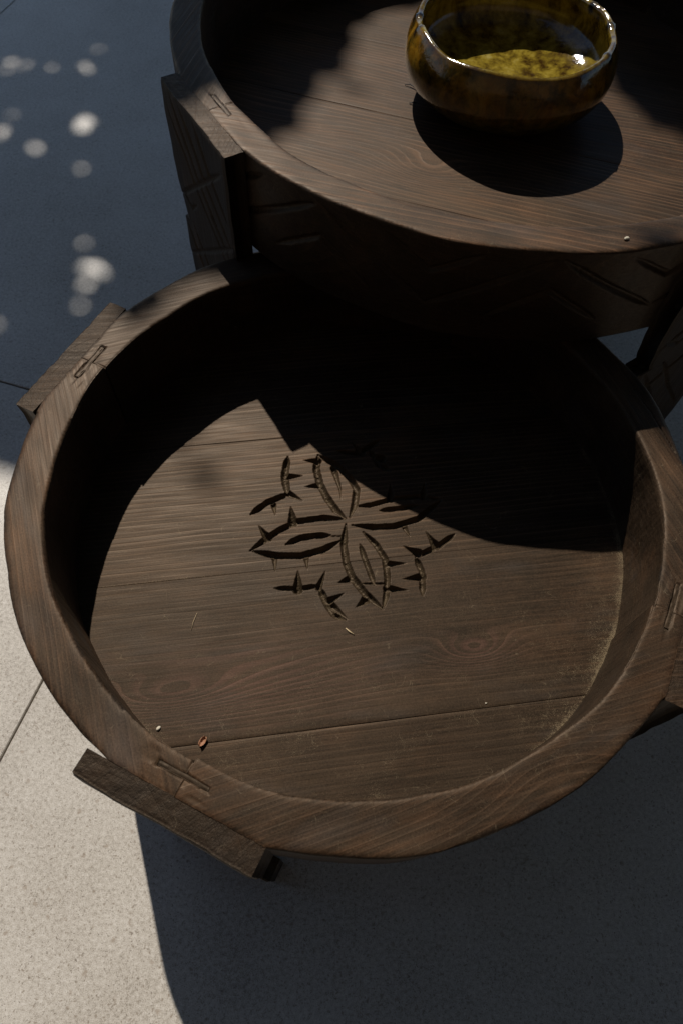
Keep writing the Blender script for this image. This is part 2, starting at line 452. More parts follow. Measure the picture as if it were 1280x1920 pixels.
def build_table(name, c, ztop, Ri, Ro, D, d, leg0, chord, legout, seed, front, label, planks, tones, knots, cracks, keyspec):
    base = empty(name, c[0], c[1])
    tag(base, label, "table", "nested round tray tables")
    legs = [leg0 + math.radians(90) * k for k in range(4)]
    cracks = list(cracks) + [('S', 0.0008, [(math.cos(q) * (Ri - 0.004), math.sin(q) * (Ri - 0.004)), (math.cos(q) * (Ri + 0.013), math.sin(q) * (Ri + 0.013))]) for q in legs]
    GAPA = 0.00004
    # ---- rim segments: four curved boards meeting over the legs
    for k in range(4):
        a0, a1 = legs[k], legs[k] + math.radians(90)
        am = (a0 + a1) / 2
        visible_outer = (not front) and k == 0
        step = 0.0012 if (visible_outer or front) else 0.0016
        na = int((a1 - a0) * Ro / step)
        a = np.linspace(a0 + GAPA / Ro, a1 - GAPA / Ro, na)
        n_top = 44; n_out = 84 if visible_outer else 26; n_in = 18; n_bot = 5
        dri, dro = tones[k][1], tones[k][2]
        b = 0.0016
        # profile: kind, parameter
        prof = []
        for i in range(n_top): prof.append((0, i / (n_top - 1)))
        for i in range(n_out): prof.append((1, i / (n_out - 1)))
        for i in range(n_bot): prof.append((2, i / (n_bot - 1)))
        for i in range(n_in): prof.append((3, i / (n_in - 1)))
        kind = np.array([p[0] for p in prof]); t = np.array([p[1] for p in prof])
        A, T = np.meshgrid(a, t, indexing='ij'); _, KD = np.meshgrid(a, kind, indexing='ij')
        rin = Ri + dri + 0.0011 * vnoise(A * 5, seed, 0, 3) + 0.0003 * vnoise(A * 17, seed, 0, 4) + 0.00012 * vnoise(A * 150, seed, 0, 6)
        rout = Ro + dro + 0.0014 * vnoise(A * 5, seed + 2, 0, 3) + 0.0003 * vnoise(A * 21, seed + 3, 0, 4)
        kn_a = np.linspace(a0, a1, 9); rf_ = np.random.default_rng(seed * 50 + k)
        rout = rout + np.interp(A, kn_a, rf_.uniform(-0.0020, 0.0014, 9)); rin = rin + np.interp(A, kn_a + 0.07, rf_.uniform(-0.0012, 0.0012, 9))
        for la in (a0, a1):
            rout = np.where(np.abs(A - la) < 0.30, np.minimum(rout, chord / np.cos(A - la) + 0.00015), rout)
        nearleg = np.minimum(np.abs(A - a0), np.abs(A - a1)) < math.atan(0.0725 / chord)
        be = np.where(nearleg, 0.35, 1.0) * b * (1 + 0.35 * vnoise(A * 9, seed, 2.2, 9)) + 0.0005 * np.clip(vnoise(A * 300, seed, 5.1, 9), 0, 1)
        r = np.select([KD == 0, KD == 1, KD == 2, KD == 3],
                      [rin + be * 0.8 + (rout - rin - be * 1.8) * T, rout, rout - b + (rin - rout + 2 * b) * T, rin])
        z = np.select([KD == 0, KD == 1, KD == 2, KD == 3],
                      [np.zeros_like(A), -be - (D - be - b) * T, np.full_like(A, -D), -D + b + (D - b - be) * T])
        # soft worn edges of the top and an uneven plane
        edge = np.minimum(T, 1 - T) * (rout - rin)
        z = z - np.where(KD == 0, 0.0007 * np.exp(-edge / 0.0016), 0)
        z = z + np.where((KD == 0), 0.0004 * vnoise(A * 10, r * 60, 0, 11), 0)
        X = c[0] + r * np.cos(A); Y = c[1] + r * np.sin(A)
        cut = np.zeros_like(A)
        # key slots over each joint + cracks, on the top face
        top = KD == 0
        for la, (kr, kl, kt) in zip((a0, a1), (keyspec[k], keyspec[(k + 1) % 4])):
            n = np.array([math.cos(la), math.sin(la)]); tt = np.array([-n[1], n[0]])
            u = (X - c[0]) * tt[0] + (Y - c[1]) * tt[1] - kt; v = (X - c[0]) * n[0] + (Y - c[1]) * n[1] - kr
            dbox = np.maximum(np.abs(u) - kl, np.abs(v) - 0.0021 + 0.0006 * vnoise(u * 200, la, 0, 8))
            dig = np.clip(1 - np.abs(dbox - 0.0004) / 0.0012, 0, 1) * 0.0012 * np.clip(0.45 + 1.2 * vnoise(u * 130, v * 300, la, 22), 0, 1)
            dig = np.where(dbox < 0, 0.0018, dig)
            # torn surface round the slot
            rough = np.exp(-np.clip(dbox, 0, 1) / 0.007) * np.clip(vnoise(u * 70, v * 190, la, 21) - 0.05, 0, 1) * 0.0022
            z = z - np.where(top, np.maximum(dig, rough), 0)
            cut = np.maximum(cut, np.where(top, np.clip((rough + dig * (dbox > 0)) / 0.0012, 0, 1) * 0.5, 0))
        if cracks:
            dd = carve_depth((X - c[0]).ravel(), (Y - c[1]).ravel(), cracks, 4.0).reshape(A.shape)
            z = z - np.where(top, dd, 0)
        # carved zigzag on the outside
        if n_out > 60 or not front:
            dep = carve_depth((A * 1.0).ravel() * Ro, z.ravel(), [(q, w, [(pp[0] * Ro, pp[1]) for pp in pts]) for q, w, pts in drum_strokes(math.radians(-86.0))], 1.1).reshape(A.shape)
            dep = np.where(KD == 1, dep, 0)
            r = r - dep
            X = c[0] + r * np.cos(A); Y = c[1] + r * np.sin(A)
            cut = np.maximum(cut, np.clip(dep / 0.002, 0, 1) * 0.3)
        V = np.stack([X, Y, z + ztop], -1).reshape(-1, 3)
        F = grid_faces(na, len(prof), True).tolist()
        m = len(prof)
        F.append(list(range(m))); F.append(list(range((na - 1) * m, na * m))[::-1])
        # board coordinates: grain runs along the chord of the segment
        n = np.array([math.cos(am), math.sin(am)]); tt = np.array([-n[1], n[0]])
        gx = (X - c[0]) * tt[0] + (Y - c[1]) * tt[1]; gy = (X - c[0]) * n[0] + (Y - c[1]) * n[1]
        tone, _, _, py, pz, spc, kn = tones[k]
        rf = ring_field(gx, gy, z, (py, pz), spc, seed * 10 + k, kn)
        off = np.array([seed * 3.1 + k * 1.7, k * 2.3, seed * 1.1])
        grain = np.stack([gx, gy, z], -1).reshape(-1, 3) * K + off
        dust = np.where(KD == 3, 0.10, 0.08) + 0.35 * np.exp(-np.abs(z + d) / 0.004) * (KD == 3)
        if front:
            dust = dust + 0.10 * np.clip(np.cos(A - math.radians(-35)), 0, 1)
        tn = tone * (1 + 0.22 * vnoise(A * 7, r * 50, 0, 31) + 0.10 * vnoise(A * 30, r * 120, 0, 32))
        tn = np.where(KD == 1, tn * 0.7, tn)  # drum side darkened in colour to deepen its shade
        wornv = (0.45 if front else 0.8) * np.ones_like(A) * (KD == 0) + (KD == 0) * 0.9 * np.exp(-(1 - T) * (rout - rin) / 0.005) * np.clip(vnoise(A * 6, seed, 0.5, 33) + 0.25, 0, 1) + (KD == 0) * 0.35 * np.clip(vnoise(A * 8, r * 30, seed, 34), 0, 1)
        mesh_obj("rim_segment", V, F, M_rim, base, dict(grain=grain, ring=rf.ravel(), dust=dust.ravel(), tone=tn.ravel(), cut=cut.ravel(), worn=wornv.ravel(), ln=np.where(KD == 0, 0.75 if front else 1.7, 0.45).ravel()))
    # ---- keys driven into the joints
    for k, la in enumerate(legs):
        kr, kl, kt = keyspec[k]
        nu, nv = 30, 8
        u = np.linspace(-kl + 0.0006, kl - 0.0006, nu); v = np.linspace(-0.0019, 0.0019, nv)
        Uu, Vv = np.meshgrid(u, v, indexing='ij')
        e = np.minimum(kl - np.abs(Uu), (0.0021 - np.abs(Vv)))
        Z = -0.0003 - 0.0007 * np.exp(-e / 0.0005) + 0.0003 * vnoise(Uu * 300, Vv * 500, k, 14)
        Vv2 = Vv + 0.0005 * vnoise(Uu * 120, 0.3, k, 15)
        q = xy(c, la, (kr + Vv2).ravel(), (kt + Uu).ravel())
        topv = np.c_[q, Z.ravel() + ztop]
        bot = topv.copy(); bot[:, 2] = ztop - 0.012
        F = grid_faces(nu, nv).tolist()
        N0 = nu * nv
        loop = [i * nv for i in range(nu)] + [(nu - 1) * nv + j for j in range(1, nv)] + [i * nv + nv - 1 for i in range(nu - 2, -1, -1)] + [j for j in range(nv - 2, 0, -1)]
        for i in range(len(loop)):
            p, qq = loop[i], loop[(i + 1) % len(loop)]
            F.append([p, p + N0, qq + N0, qq])
        Vk = np.r_[topv, bot]
        gr = np.c_[np.r_[Uu.ravel(), Uu.ravel()], np.r_[Vv.ravel(), Vv.ravel()], Vk[:, 2]] * K + np.array([k * 4.4, seed, 2.0])
        ones = np.ones(len(Vk))
        mesh_obj("joint_key", Vk, F, M_rim, base, dict(grain=gr, ring=gr[:, 1] / 0.004, dust=ones * 0.12, tone=ones * (1.15 if k != 0 else 0.6), cut=ones * 0.25, ln=ones * 0.3))
    # ---- legs: boards standing on end against the flats of the rim
    H = ztop + G
    for k, la in enumerate(legs):
        top_z = -0.0008
        zs = np.concatenate([np.linspace(top_z, -0.012, 8), np.linspace(-0.0135, -0.30, 190) if not front else np.linspace(-0.014, -0.20, 60), np.linspace(-0.31 if not front else -0.21, -H, 8)])
        zs = zs[zs >= -H - 1e-6]
        nt_ = 72
        th = np.linspace(-1, 1, nt_)
        ZZ, TT = np.meshgrid(zs, th, indexing='ij')
        depth = -ZZ
        hw = np.full_like(depth, 0.0725)
        s = np.clip((depth - 0.105) / 0.055, 0, 1)
        hw = hw - 0.0125 * s ** 1.7 * (depth < 0.1605)
        hw = np.where(depth >= 0.1605, 0.0745 - 0.004 * np.clip((depth - 0.17) / 0.2, 0, 1), hw)
        hw = hw + 0.0009 * vnoise(ZZ * 60, TT * 0 + k, seed, 41)
        tang = hw * TT
        ro = legout + 0.0008 * vnoise(ZZ * 30, tang * 30, k, 42) - 0.0010 * np.clip(vnoise(tang * 160, ZZ * 40, k + 3, 45), 0, 1) * np.exp(-(depth + top_z) / 0.004) - 0.0016 * np.exp(-np.minimum(hw - np.abs(tang), depth + top_z + 0.0004) / 0.0012)
        st = [('L', 0.0030, [(-0.072, -0.130), (0.064, -0.022)]), ('L', 0.0028, [(-0.050, -0.004), (-0.008, -0.068), (0.062, -0.140)]),
              ('L', 0.0024, [(-0.062, -0.020), (-0.020, -0.082), (0.050, -0.152)]), ('L', 0.0026, [(-0.030, -0.002), (0.012, -0.060), (0.068, -0.115)]),
              ('L', 0.0028, [(0.002, -0.004), (0.030, -0.046), (0.066, -0.080)]), ('L', 0.0030, [(-0.074, -0.215), (0.070, -0.105)]),
              ('L', 0.0026, [(-0.062, -0.118), (-0.040, -0.128), (-0.022, -0.112)]), ('L', 0.0026, [(-0.068, -0.160), (-0.020, -0.230), (0.030, -0.290)]),
              ('L', 0.0026, [(-0.046, -0.150), (0.006, -0.225), (0.056, -0.285)]), ('S', 0.0040, [(0.020, -0.100), (0.040, -0.118)])]
        dep = carve_depth(tang.ravel(), ZZ.ravel(), st, 1.1).reshape(tang.shape)
        ro = ro - dep
        ri = chord - 0.0004
        n_z, n_t = tang.shape
        rad_o = ro.ravel(); zo = ZZ.ravel() + ztop
        Vo = np.c_[xy(c, la, rad_o, tang.ravel()), zo]
        # top face (end grain), subdivided in depth
        nd = 22
        fr_ = np.linspace(0, 1, nd)
        Rr, Tt = np.meshgrid(fr_, th, indexing='ij')
        rr_ = ri + (ro[0][None, :] - ri) * Rr
        tz = top_z + 0.00015 * vnoise(Tt * 9, Rr * 4, k, 43) + 0.00018 * vnoise(Tt * 24, Rr * 7, k + seed, 44)
        tz = tz - 0.0008 * np.exp(-(1 - Rr) * 0.02 / 0.0012)
        tz[-1] = zs[0]
        Vt = np.c_[xy(c, la, rr_.ravel(), (tang[0][None, :] * np.ones_like(Rr)).ravel()), tz.ravel() + ztop]
        # back face and sides
        Vb = np.c_[xy(c, la, np.full(n_z * n_t, ri), tang.ravel()), zo]
        Vb[:n_t, 2] = Vt[:n_t, 2]
        V = np.r_[Vo, Vt, Vb]
        oT, oB = len(Vo), len(Vo) + len(Vt)
        F = grid_faces(n_z, n_t)[:, ::-1].tolist()
        F += (grid_faces(nd, n_t) + oT).tolist()
        F += (grid_faces(n_z, n_t) + oB).tolist()
        for i in range(n_z - 1):
            F.append([i * n_t, (i + 1) * n_t, oB + (i + 1) * n_t, oB + i * n_t])
            F.append([i * n_t + n_t - 1, oB + i * n_t + n_t - 1, oB + (i + 1) * n_t + n_t - 1, (i + 1) * n_t + n_t - 1])
        F.append([(n_z - 1) * n_t, (n_z - 1) * n_t + n_t - 1, oB + (n_z - 1) * n_t + n_t - 1, oB + (n_z - 1) * n_t])
        tg = np.r_[tang.ravel(), (tang[0][None, :] * np.ones_like(Rr)).ravel(), tang.ravel()]
        rd = np.r_[rad_o, rr_.ravel(), np.full(n_z * n_t, ri)]
        zz = V[:, 2] - ztop
        grain = np.c_[zz, tg, rd] * K + np.array([k * 3.3 + seed, k * 1.9, 0.4])
        isT = np.zeros(len(V)); isT[oT:oB] = 1
        q1 = 0.5 if k % 2 else -0.45
        gt = np.c_[rd * math.cos(q1) + tg * math.sin(q1), tg * math.cos(q1) - rd * math.sin(q1), zz] * K + np.array([k * 2.3 + seed, k * 1.9, 0.4])
        grain[oT:oB] = gt[oT:oB]
        rf = np.hypot(tg - (0.03 if k % 2 else -0.05), (rd - legout) + (0.07 if k % 2 else -0.075)) / 0.0042 + 0.6 * vnoise(tg * 30, rd * 60, 0, 47)
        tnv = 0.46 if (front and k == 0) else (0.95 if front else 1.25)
        tone = np.where(isT > 0, tnv * (0.95 + 0.3 * vnoise(tg * 40, rd * 50, k, 46)), 0.55)  # all but the top face darkened in colour to deepen the shade
        cutv = np.zeros(len(V)); cutv[:len(Vo)] = np.clip(dep.ravel() / 0.003, 0, 1) * 0.2
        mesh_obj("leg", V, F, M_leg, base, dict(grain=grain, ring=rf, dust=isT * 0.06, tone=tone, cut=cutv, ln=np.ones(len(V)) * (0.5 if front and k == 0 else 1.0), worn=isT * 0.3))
    # ---- tray floor planks
    ang, joints, strokes, box = planks
    ca, sa = math.cos(ang), math.sin(ang)
    for k in range(len(joints) - 1):
        v0, v1 = joints[k][0] + joints[k][1], joints[k + 1][0] - joints[k + 1][1]
        e0, e1 = joints[k][1] / 0.00035, joints[k + 1][1] / 0.00035
        R = Ri + 0.014
        vv0, vv1 = max(v0, -R), min(v1, R)
        def lines(lo, hi, blo, bhi, dense, coarse):
            out = [lo]
            while out[-1] < hi - 1e-9:
                p = out[-1]
                stp = dense if (blo - coarse < p < bhi) else coarse
                out.append(min(p + stp, hi))
            return np.array(out)
        if box and vv0 < box and vv1 > -box:
            us = lines(-R, R, -box, box, 0.00055, 0.003); vs = lines(vv0, vv1, -box, box, 0.00055, 0.003)
        else:
            us = np.arange(-R, R + 0.003, 0.003); vs = np.linspace(vv0, vv1, max(4, int((vv1 - vv0) / 0.003)))
        vs = np.concatenate([[vs[0], vs[0], vs[0] + 0.0004], vs[1:-1], [vs[-1] - 0.0004, vs[-1], vs[-1]]])
        zof = np.zeros(len(vs)); zof[0] = zof[-1] = -0.013; zof[1] = -0.0004 * e0; zof[-2] = -0.0004 * e1
        zof[2] = -0.0001 * e0; zof[-3] = -0.0001 * e1
        Uu, Vv = np.meshgrid(us, vs, indexing='ij')
        X = Uu * ca - Vv * sa; Y = Uu * sa + Vv * ca
        z = -d + zof[None, :] + 0.0003 * vnoise(Uu * 10, Vv * 22, k, 51) + tones[k % 4][1] * 0.1
        cut = np.zeros_like(z)
        if strokes:
            dep = carve_depth(X.ravel(), Y.ravel(), strokes, 1.75).reshape(X.shape)
            chip = 1 + 0.08 * vnoise(X * 420, Y * 420, 0, 53) + 0.08 * vnoise(X * 1100, Y * 1100, 0, 54)
            dep = np.where(dep > 0, dep * np.clip(chip, 0.35, 1.6), 0)
            # small torn chips beside the cuts
            z = z - np.where((zof[None, :] > -0.001), dep, 0)
            cut = np.clip(dep / 0.0016, 0, 1)
        V = np.stack([X + c[0], Y + c[1], z + ztop], -1).reshape(-1, 3)
        keep = (np.hypot(X, Y) < R).ravel()
        F = grid_faces(len(us), len(vs), True, keep)
        kk = keep[F].all(1); bottom = (z.ravel()[F] < -d - 0.010).all(1)
        F = F[kk | ~bottom]
        used = np.unique(F); remap = np.zeros(len(V), int); remap[used] = np.arange(len(used))
        rr = np.hypot(X, Y); th_ = np.arctan2(Y, X)
        rf = ring_field(Uu, Vv, z * 0, (knots[k][0], knots[k][1]), knots[k][2], seed * 7 + k, knots[k][3], 0.006)
        grain = np.stack([Uu, Vv, z], -1).reshape(-1, 3) * K + np.array([k * 2.7 + seed, k * 1.3, 0.9])
        e = np.clip(Ri - rr, 0, 1)
        side = np.clip(np.cos(th_ - math.radians(-25)), 0, 1)
        dust = 0.17 + 0.75 * np.exp(-e / 0.0022) * (0.45 + 0.55 * side) + 0.42 * np.exp(-e / 0.022) * side ** 2 + 0.22 * np.exp(-e / 0.07) * np.clip(np.cos(th_ - math.radians(-70)), 0, 1)
        dust = dust * np.clip(0.72 + 0.9 * vnoise(X * 38, Y * 38, 0.4, 56), 0.15, 1.6) + 0.15 * vnoise(X * 14, Y * 14, 0.4, 58)
        if front and k == 2:
            dust = dust + 0.75 * np.exp(-(Vv - v0) / (0.0012 + 0.0022 * np.clip(vnoise(Uu * 30, 0.5, 0, 57), 0, 1))) * (Uu > -0.26) * np.clip((-0.118 - Uu) / 0.01, 0, 1)
        if not front: dust = dust * 0.45
        dust = dust + cut * 0.30
        tn = knots[k][4] * (1 + 0.14 * vnoise(X * 12, Y * 18, k, 55))
        redv = np.zeros_like(X)
        for kx, ky, A_, s1, s2 in knots[k][3]:
            redv = np.maximum(redv, np.exp(-((Uu - kx) / (s1 * 1.1)) ** 2 - ((Vv - ky) / (s2 * 1.2)) ** 2))
        if not front: redv *= 0.2
        fl = lambda q: q.reshape(-1)[used]
        mesh_obj("floor_plank", V[used], remap[F], M_tray, base, dict(grain=grain[used], ring=fl(rf), dust=fl(dust), tone=fl(tn), cut=fl(cut), red=fl(redv), ln=np.full(len(used), knots[k][5]), worn=fl(np.clip((0.15 if front else 0.65) + 0.4 * vnoise(X * 9, Y * 13, 0.2, 59), 0, 1))))
    return base

STROKES = [(k_, w_ / 1000.0 * 1.12, [(a_ / 1000.0, b_ / 1000.0) for a_, b_ in p_]) for k_, w_, p_ in [('L',3.3,[(-39.6,79.1),(-40.1,61.2),(-34.9,43.7),(-27.2,29.0),(-16.9,14.8),(-6.0,5.2)]),('L',3.1,[(-39.6,79.1),(-18.5,67.6),(-3.2,51.9),(3.1,40.2),(2.1,22.8),(-2.0,7.2)]),('S',3.3,[(-22.1,63.8),(-17.3,49.6),(-13.8,38.8),(-12.1,25.9)]),('L',2.4,[(2.3,20.2),(18.0,23.0),(40.1,31.9),(66.4,36.7),(89.9,35.4)]),('L',2.9,[(0.7,-1.4),(22.7,-2.1),(42.8,0.7),(66.6,11.0),(89.9,34.3)]),('L',2.4,[(27.5,17.4),(38.6,19.8),(53.4,22.7),(66.5,26.3)]),('L',2.9,[(-6.3,5.1),(-29.1,4.3),(-54.3,-1.9),(-71.4,-13.6),(-81.3,-22.5),(-96.5,-37.7)]),('L',3.1,[(-10.1,-19.9),(-26.4,-31.2),(-47.3,-39.2),(-70.3,-41.0),(-93.8,-37.9)]),('L',3.0,[(-62.7,-28.1),(-49.0,-19.9),(-34.8,-16.2),(-20.1,-14.6)]),('L',0.7,[(-20.4,-15.6),(-7.3,-14.6)]),('L',3.1,[(-5.6,-1.1),(-6.4,-23.6),(-2.8,-43.1),(3.8,-58.1),(16.8,-74.1),(33.8,-87.9)]),('L',2.7,[(12.0,-8.3),(25.2,-21.1),(34.8,-36.3),(37.5,-55.5),(36.8,-74.4),(34.3,-87.5)]),('L',2.3,[(9.6,-22.3),(15.1,-37.8),(21.1,-52.9),(25.5,-64.4)]),('L',0.9,[(12.8,-64.0),(37.3,-62.2)]),('S',3.7,[(-39.0,71.3),(-55.0,71.4)]),('S',3.6,[(-35.4,41.9),(-50.6,38.9)]),('S',4.7,[(-58.2,-3.2),(-62.3,15.4)]),('S',4.1,[(-81.3,-22.5),(-92.0,-9.1)]),('S',2.5,[(-72.1,-43.7),(-69.8,-58.4)]),('S',2.3,[(-41.7,-41.3),(-39.5,-54.1)]),('S',3.7,[(2.9,-59.1),(-9.9,-65.2)]),('S',4.2,[(18.4,-79.5),(8.5,-88.7)]),('S',3.4,[(36.7,-41.6),(55.9,-39.3)]),('S',3.7,[(37.5,-67.2),(58.1,-67.5)]),('S',2.6,[(52.9,0.5),(58.9,-10.7)]),('S',3.8,[(38.3,31.8),(37.7,50.9)]),('S',3.8,[(72.0,37.2),(72.9,56.0)]),('L',3.3,[(-71.1,74.1),(-72.1,49.5),(-66.6,29.0)]),('L',3.0,[(-65.2,29.8),(-85.9,17.7),(-101.1,2.5)]),('S',3.5,[(-66.3,30.1),(-50.0,21.9)]),('S',3.4,[(-68.7,49.8),(-52.2,52.3)]),('S',2.6,[(-79.5,15.0),(-76.5,3.2)]),('L',2.2,[(-68.7,-75.0),(-45.9,-73.6),(-26.7,-69.1)]),('S',4.7,[(-46.7,-74.2),(-48.5,-54.8)]),('S',3.1,[(-27.3,-70.9),(-22.0,-52.8)]),('L',3.0,[(-26.6,-70.8),(-19.8,-84.3),(-11.3,-96.4),(0.1,-101.3)]),('S',3.4,[(-16.4,-83.6),(-2.0,-74.6)]),('S',3.3,[(-13.5,-88.4),(2.3,-100.7)]),('L',2.6,[(102.8,-3.5),(86.7,-17.8),(68.7,-29.1),(64.2,-30.4)]),('S',4.2,[(66.9,-27.4),(51.6,-20.6)]),('S',4.2,[(84.0,-17.7),(74.0,-2.5)]),('L',2.7,[(64.2,-32.0),(70.6,-47.1),(71.4,-71.4)]),('S',3.9,[(70.3,-52.6),(51.6,-56.3)]),('L',2.7,[(-19.7,86.0),(-0.1,84.1),(13.1,93.5),(24.5,104.0)]),('S',3.9,[(5.6,85.8),(-4.8,99.1)]),('S',4.3,[(27.2,80.7),(11.4,86.3)]),('L',2.7,[(14.2,91.2),(25.6,71.3),(37.3,65.4)])]]
rad = math.radians
# segment tuple: tone, inner radius shift, outer shift, pith y, pith z, ring spacing, knots
front_table = build_table(
    "round_table", (0.0, 0.0), 0.0, 0.2656, 0.3003, 0.109, 0.0904, rad(-112.5), 0.2935, 0.3135, 1, True,
    "low round dark wood tray table with a flower carved in its floor",
    (rad(11.0), [(-0.347, .0003), (-0.194, .00014), (-0.0412, .00006), (0.111, .00007), (0.30, .0003)], STROKES, 0.112),
    [(1.0, 0.0000, 0.0002, 0.12, -0.06, 0.0042, [(0.05, 0.27, 0.02, 0.06, 0.03)]),
     (1.15, 0.0022, 0.0005, 0.20, -0.10, 0.0048, []),
     (0.92, -0.0010, 0.0005, 0.22, -0.05, 0.0050, [(-0.1, 0.28, 0.03, 0.05, 0.03)]),
     (1.35, 0.0004, -0.0016, 0.16, -0.03, 0.0040, [])],
    [(-0.40, 0.03, 0.0062, [], 1.0, 0.5),
     (-0.20, 0.04, 0.0046, [(0.093, -0.142, 0.024, 0.036, 0.0155), (-0.185, -0.150, 0.021, 0.055, 0.017), (-0.115, -0.146, 0.014, 0.10, 0.028)], 1.0, 0.5),
     (-0.16, 0.04, 0.0056, [], 1.1, 1.3),
     (0.05, 0.03, 0.0056, [], 1.1, 1.2)],
    [('L', 0.0009, [(0.262, 0.122), (0.2755, 0.095), (0.283, 0.072), (0.292, 0.046)])],
    [(0.279, 0.0215, -0.0015), (0.281, 0.022, 0.006), (0.281, 0.022, 0.0), (0.2825, 0.0215, 0.0005)])

UC = (0.136, 0.536); UZ = 0.1185
upper_table = build_table(
    "round_table", UC, UZ, 0.3405, 0.3728, 0.109, 0.0955, rad(-145.5), 0.3663, 0.3865, 2, False,
    "taller round dark wood tray table with the glazed bowl standing in it",
    (rad(-14.0), [(-0.36, .0003), (-0.211, .00003), (-0.062, .00025), (0.087, .00015), (0.236, .0002), (0.38, .0003)], None, 0),
    [(1.25, 0.0, 0.0, 0.30, -0.04, 0.0056, []),
     (0.95, 0.001, 0.0, 0.28, -0.05, 0.0050, []),
     (0.95, 0.0, 0.0, 0.30, -0.04, 0.0050, []),
     (0.98, -0.0006, 0.0, 0.24, -0.08, 0.0050, [])],
    [(-0.5, 0.03, 0.006, [], 1.2, 1.2),
     (-0.28, 0.05, 0.0062, [(-0.043, -0.150, 0.030, 0.05, 0.028), (-0.25, -0.12, 0.02, 0.09, 0.03)], 1.3, 1.9),
     (-0.16, 0.05, 0.0060, [(0.02, 0.02, 0.02, 0.12, 0.03)], 1.25, 1.7),
     (0.0, 0.04, 0.0055, [], 1.2, 1.1), (0.1, 0.05, 0.006, [], 1.2, 1.1)],
    [], [(0.352, 0.0195, -0.002), (0.355, 0.020, 0.0), (0.355, 0.020, 0.0), (0.355, 0.020, 0.0)])

# ---------------------------------------------------------------- glazed bowl
def chaikin(p, n):
    p = np.array(p, float)
    for _ in range(n):
        q = 0.75 * p[:-1] + 0.25 * p[1:]; r = 0.25 * p[:-1] + 0.75 * p[1:]
        p = np.r_[p[:1], np.stack([q, r], 1).reshape(-1, 2), p[-1:]]
    return p
def build_bowl():
    c = np.array([0.1475, 0.551]); z0 = UZ - 0.0955 + 0.0008
    base = empty("bowl", c[0], c[1]); base.location.z = (z0 + G) * K
    outer = chaikin([(0.0, 0.003), (0.056, 0.003), (0.060, 0.0), (0.066, 0.0), (0.072, 0.005), (0.100, 0.013), (0.1175, 0.028), (0.1245, 0.046), (0.1225, 0.064), (0.1165, 0.078), (0.1135, 0.0835)], 3)
    inner = chaikin([(0.1105, 0.0855), (0.1065, 0.0838), (0.1065, 0.077), (0.1140, 0.064), (0.1150, 0.053), (0.110, 0.043), (0.094, 0.0335), (0.066, 0.0268), (0.034, 0.0236), (0.0, 0.0228)], 3)
    prof = np.r_[outer, inner]
    ins = np.r_[np.zeros(len(outer)), np.ones(len(inner))]
    na = 160
    a = np.linspace(0, 2 * math.pi, na, endpoint=False)
    A, R = np.meshgrid(a, prof[:, 0], indexing='ij'); _, H = np.meshgrid(a, prof[:, 1], indexing='ij'); _, I = np.meshgrid(a, ins, indexing='ij')
    u = np.clip((H - 0.02) / 0.065, 0, 1)
    ca, sa = np.cos(A), np.sin(A)
    R = R * (1 + 0.010 * u * vnoise(ca * 1.6 + 5, sa * 1.6, 0, 61) + 0.004 * vnoise(ca * 5, sa * 5, H * 60, 62))
    H = H + 0.0034 * u ** 3 * vnoise(ca * 3 + 9, sa * 3, 0, 63)
    dab = np.zeros_like(A)
    for deg in (177, -167, 150, 128, 6.4, -28.6, 30, 52, 80, 100):
        dd = np.abs((A - math.radians(deg) + math.pi) % (2 * math.pi) - math.pi) * 0.112
        q = np.exp(-(dd / 0.0048) ** 2 - ((H - 0.0805) / 0.0062) ** 2)
        dab = np.maximum(dab, np.clip(q * 1.8 - 0.25, 0, 1))
        H = H + 0.0020 * q
        R = R + 0.0012 * q * np.where(I > 0.5, -1, 1)
    lip = np.exp(-((H - 0.084) / 0.0028) ** 2)
    up = np.clip((H - 0.030) / 0.035, 0, 1) * (1 - I)
    V = np.stack([c[0] + R * ca, c[1] + R * sa, z0 + H], -1).reshape(-1, 3)
    np_ = len(prof)
    i = np.arange(na)[:, None]; j = np.arange(np_ - 1)[None, :]
    i2 = (i + 1) % na
    F = np.stack([i * np_ + j, i2 * np_ + j, i2 * np_ + j + 1, i * np_ + j + 1], -1).reshape(-1, 4)
    g = np.stack([R * ca, R * sa, H], -1).reshape(-1, 3) * K
    ol = len(outer)
    # split off the rim so that it is a part of its own
    attrs = dict(bowl=g, inside=I.ravel(), dab=dab.ravel(), lip=lip.ravel(), up=up.ravel())
    jj = F[:, 0] % np_
    for nm, sel in (("bowl_body", (jj < ol - 12) ), ("bowl_inside", jj > ol + 12), ("rim", (jj >= ol - 12) & (jj <= ol + 12))):
        f = F[sel]; used = np.unique(f); rm = np.zeros(len(V), int); rm[used] = np.arange(len(used))
        mesh_obj(nm, V[used], rm[f], M_glaze, base, {k_: v_[used] for k_, v_ in attrs.items()})
    tag(base, "glossy amber and olive glazed pottery bowl with dark dabs on its rim", "bowl")
build_bowl()

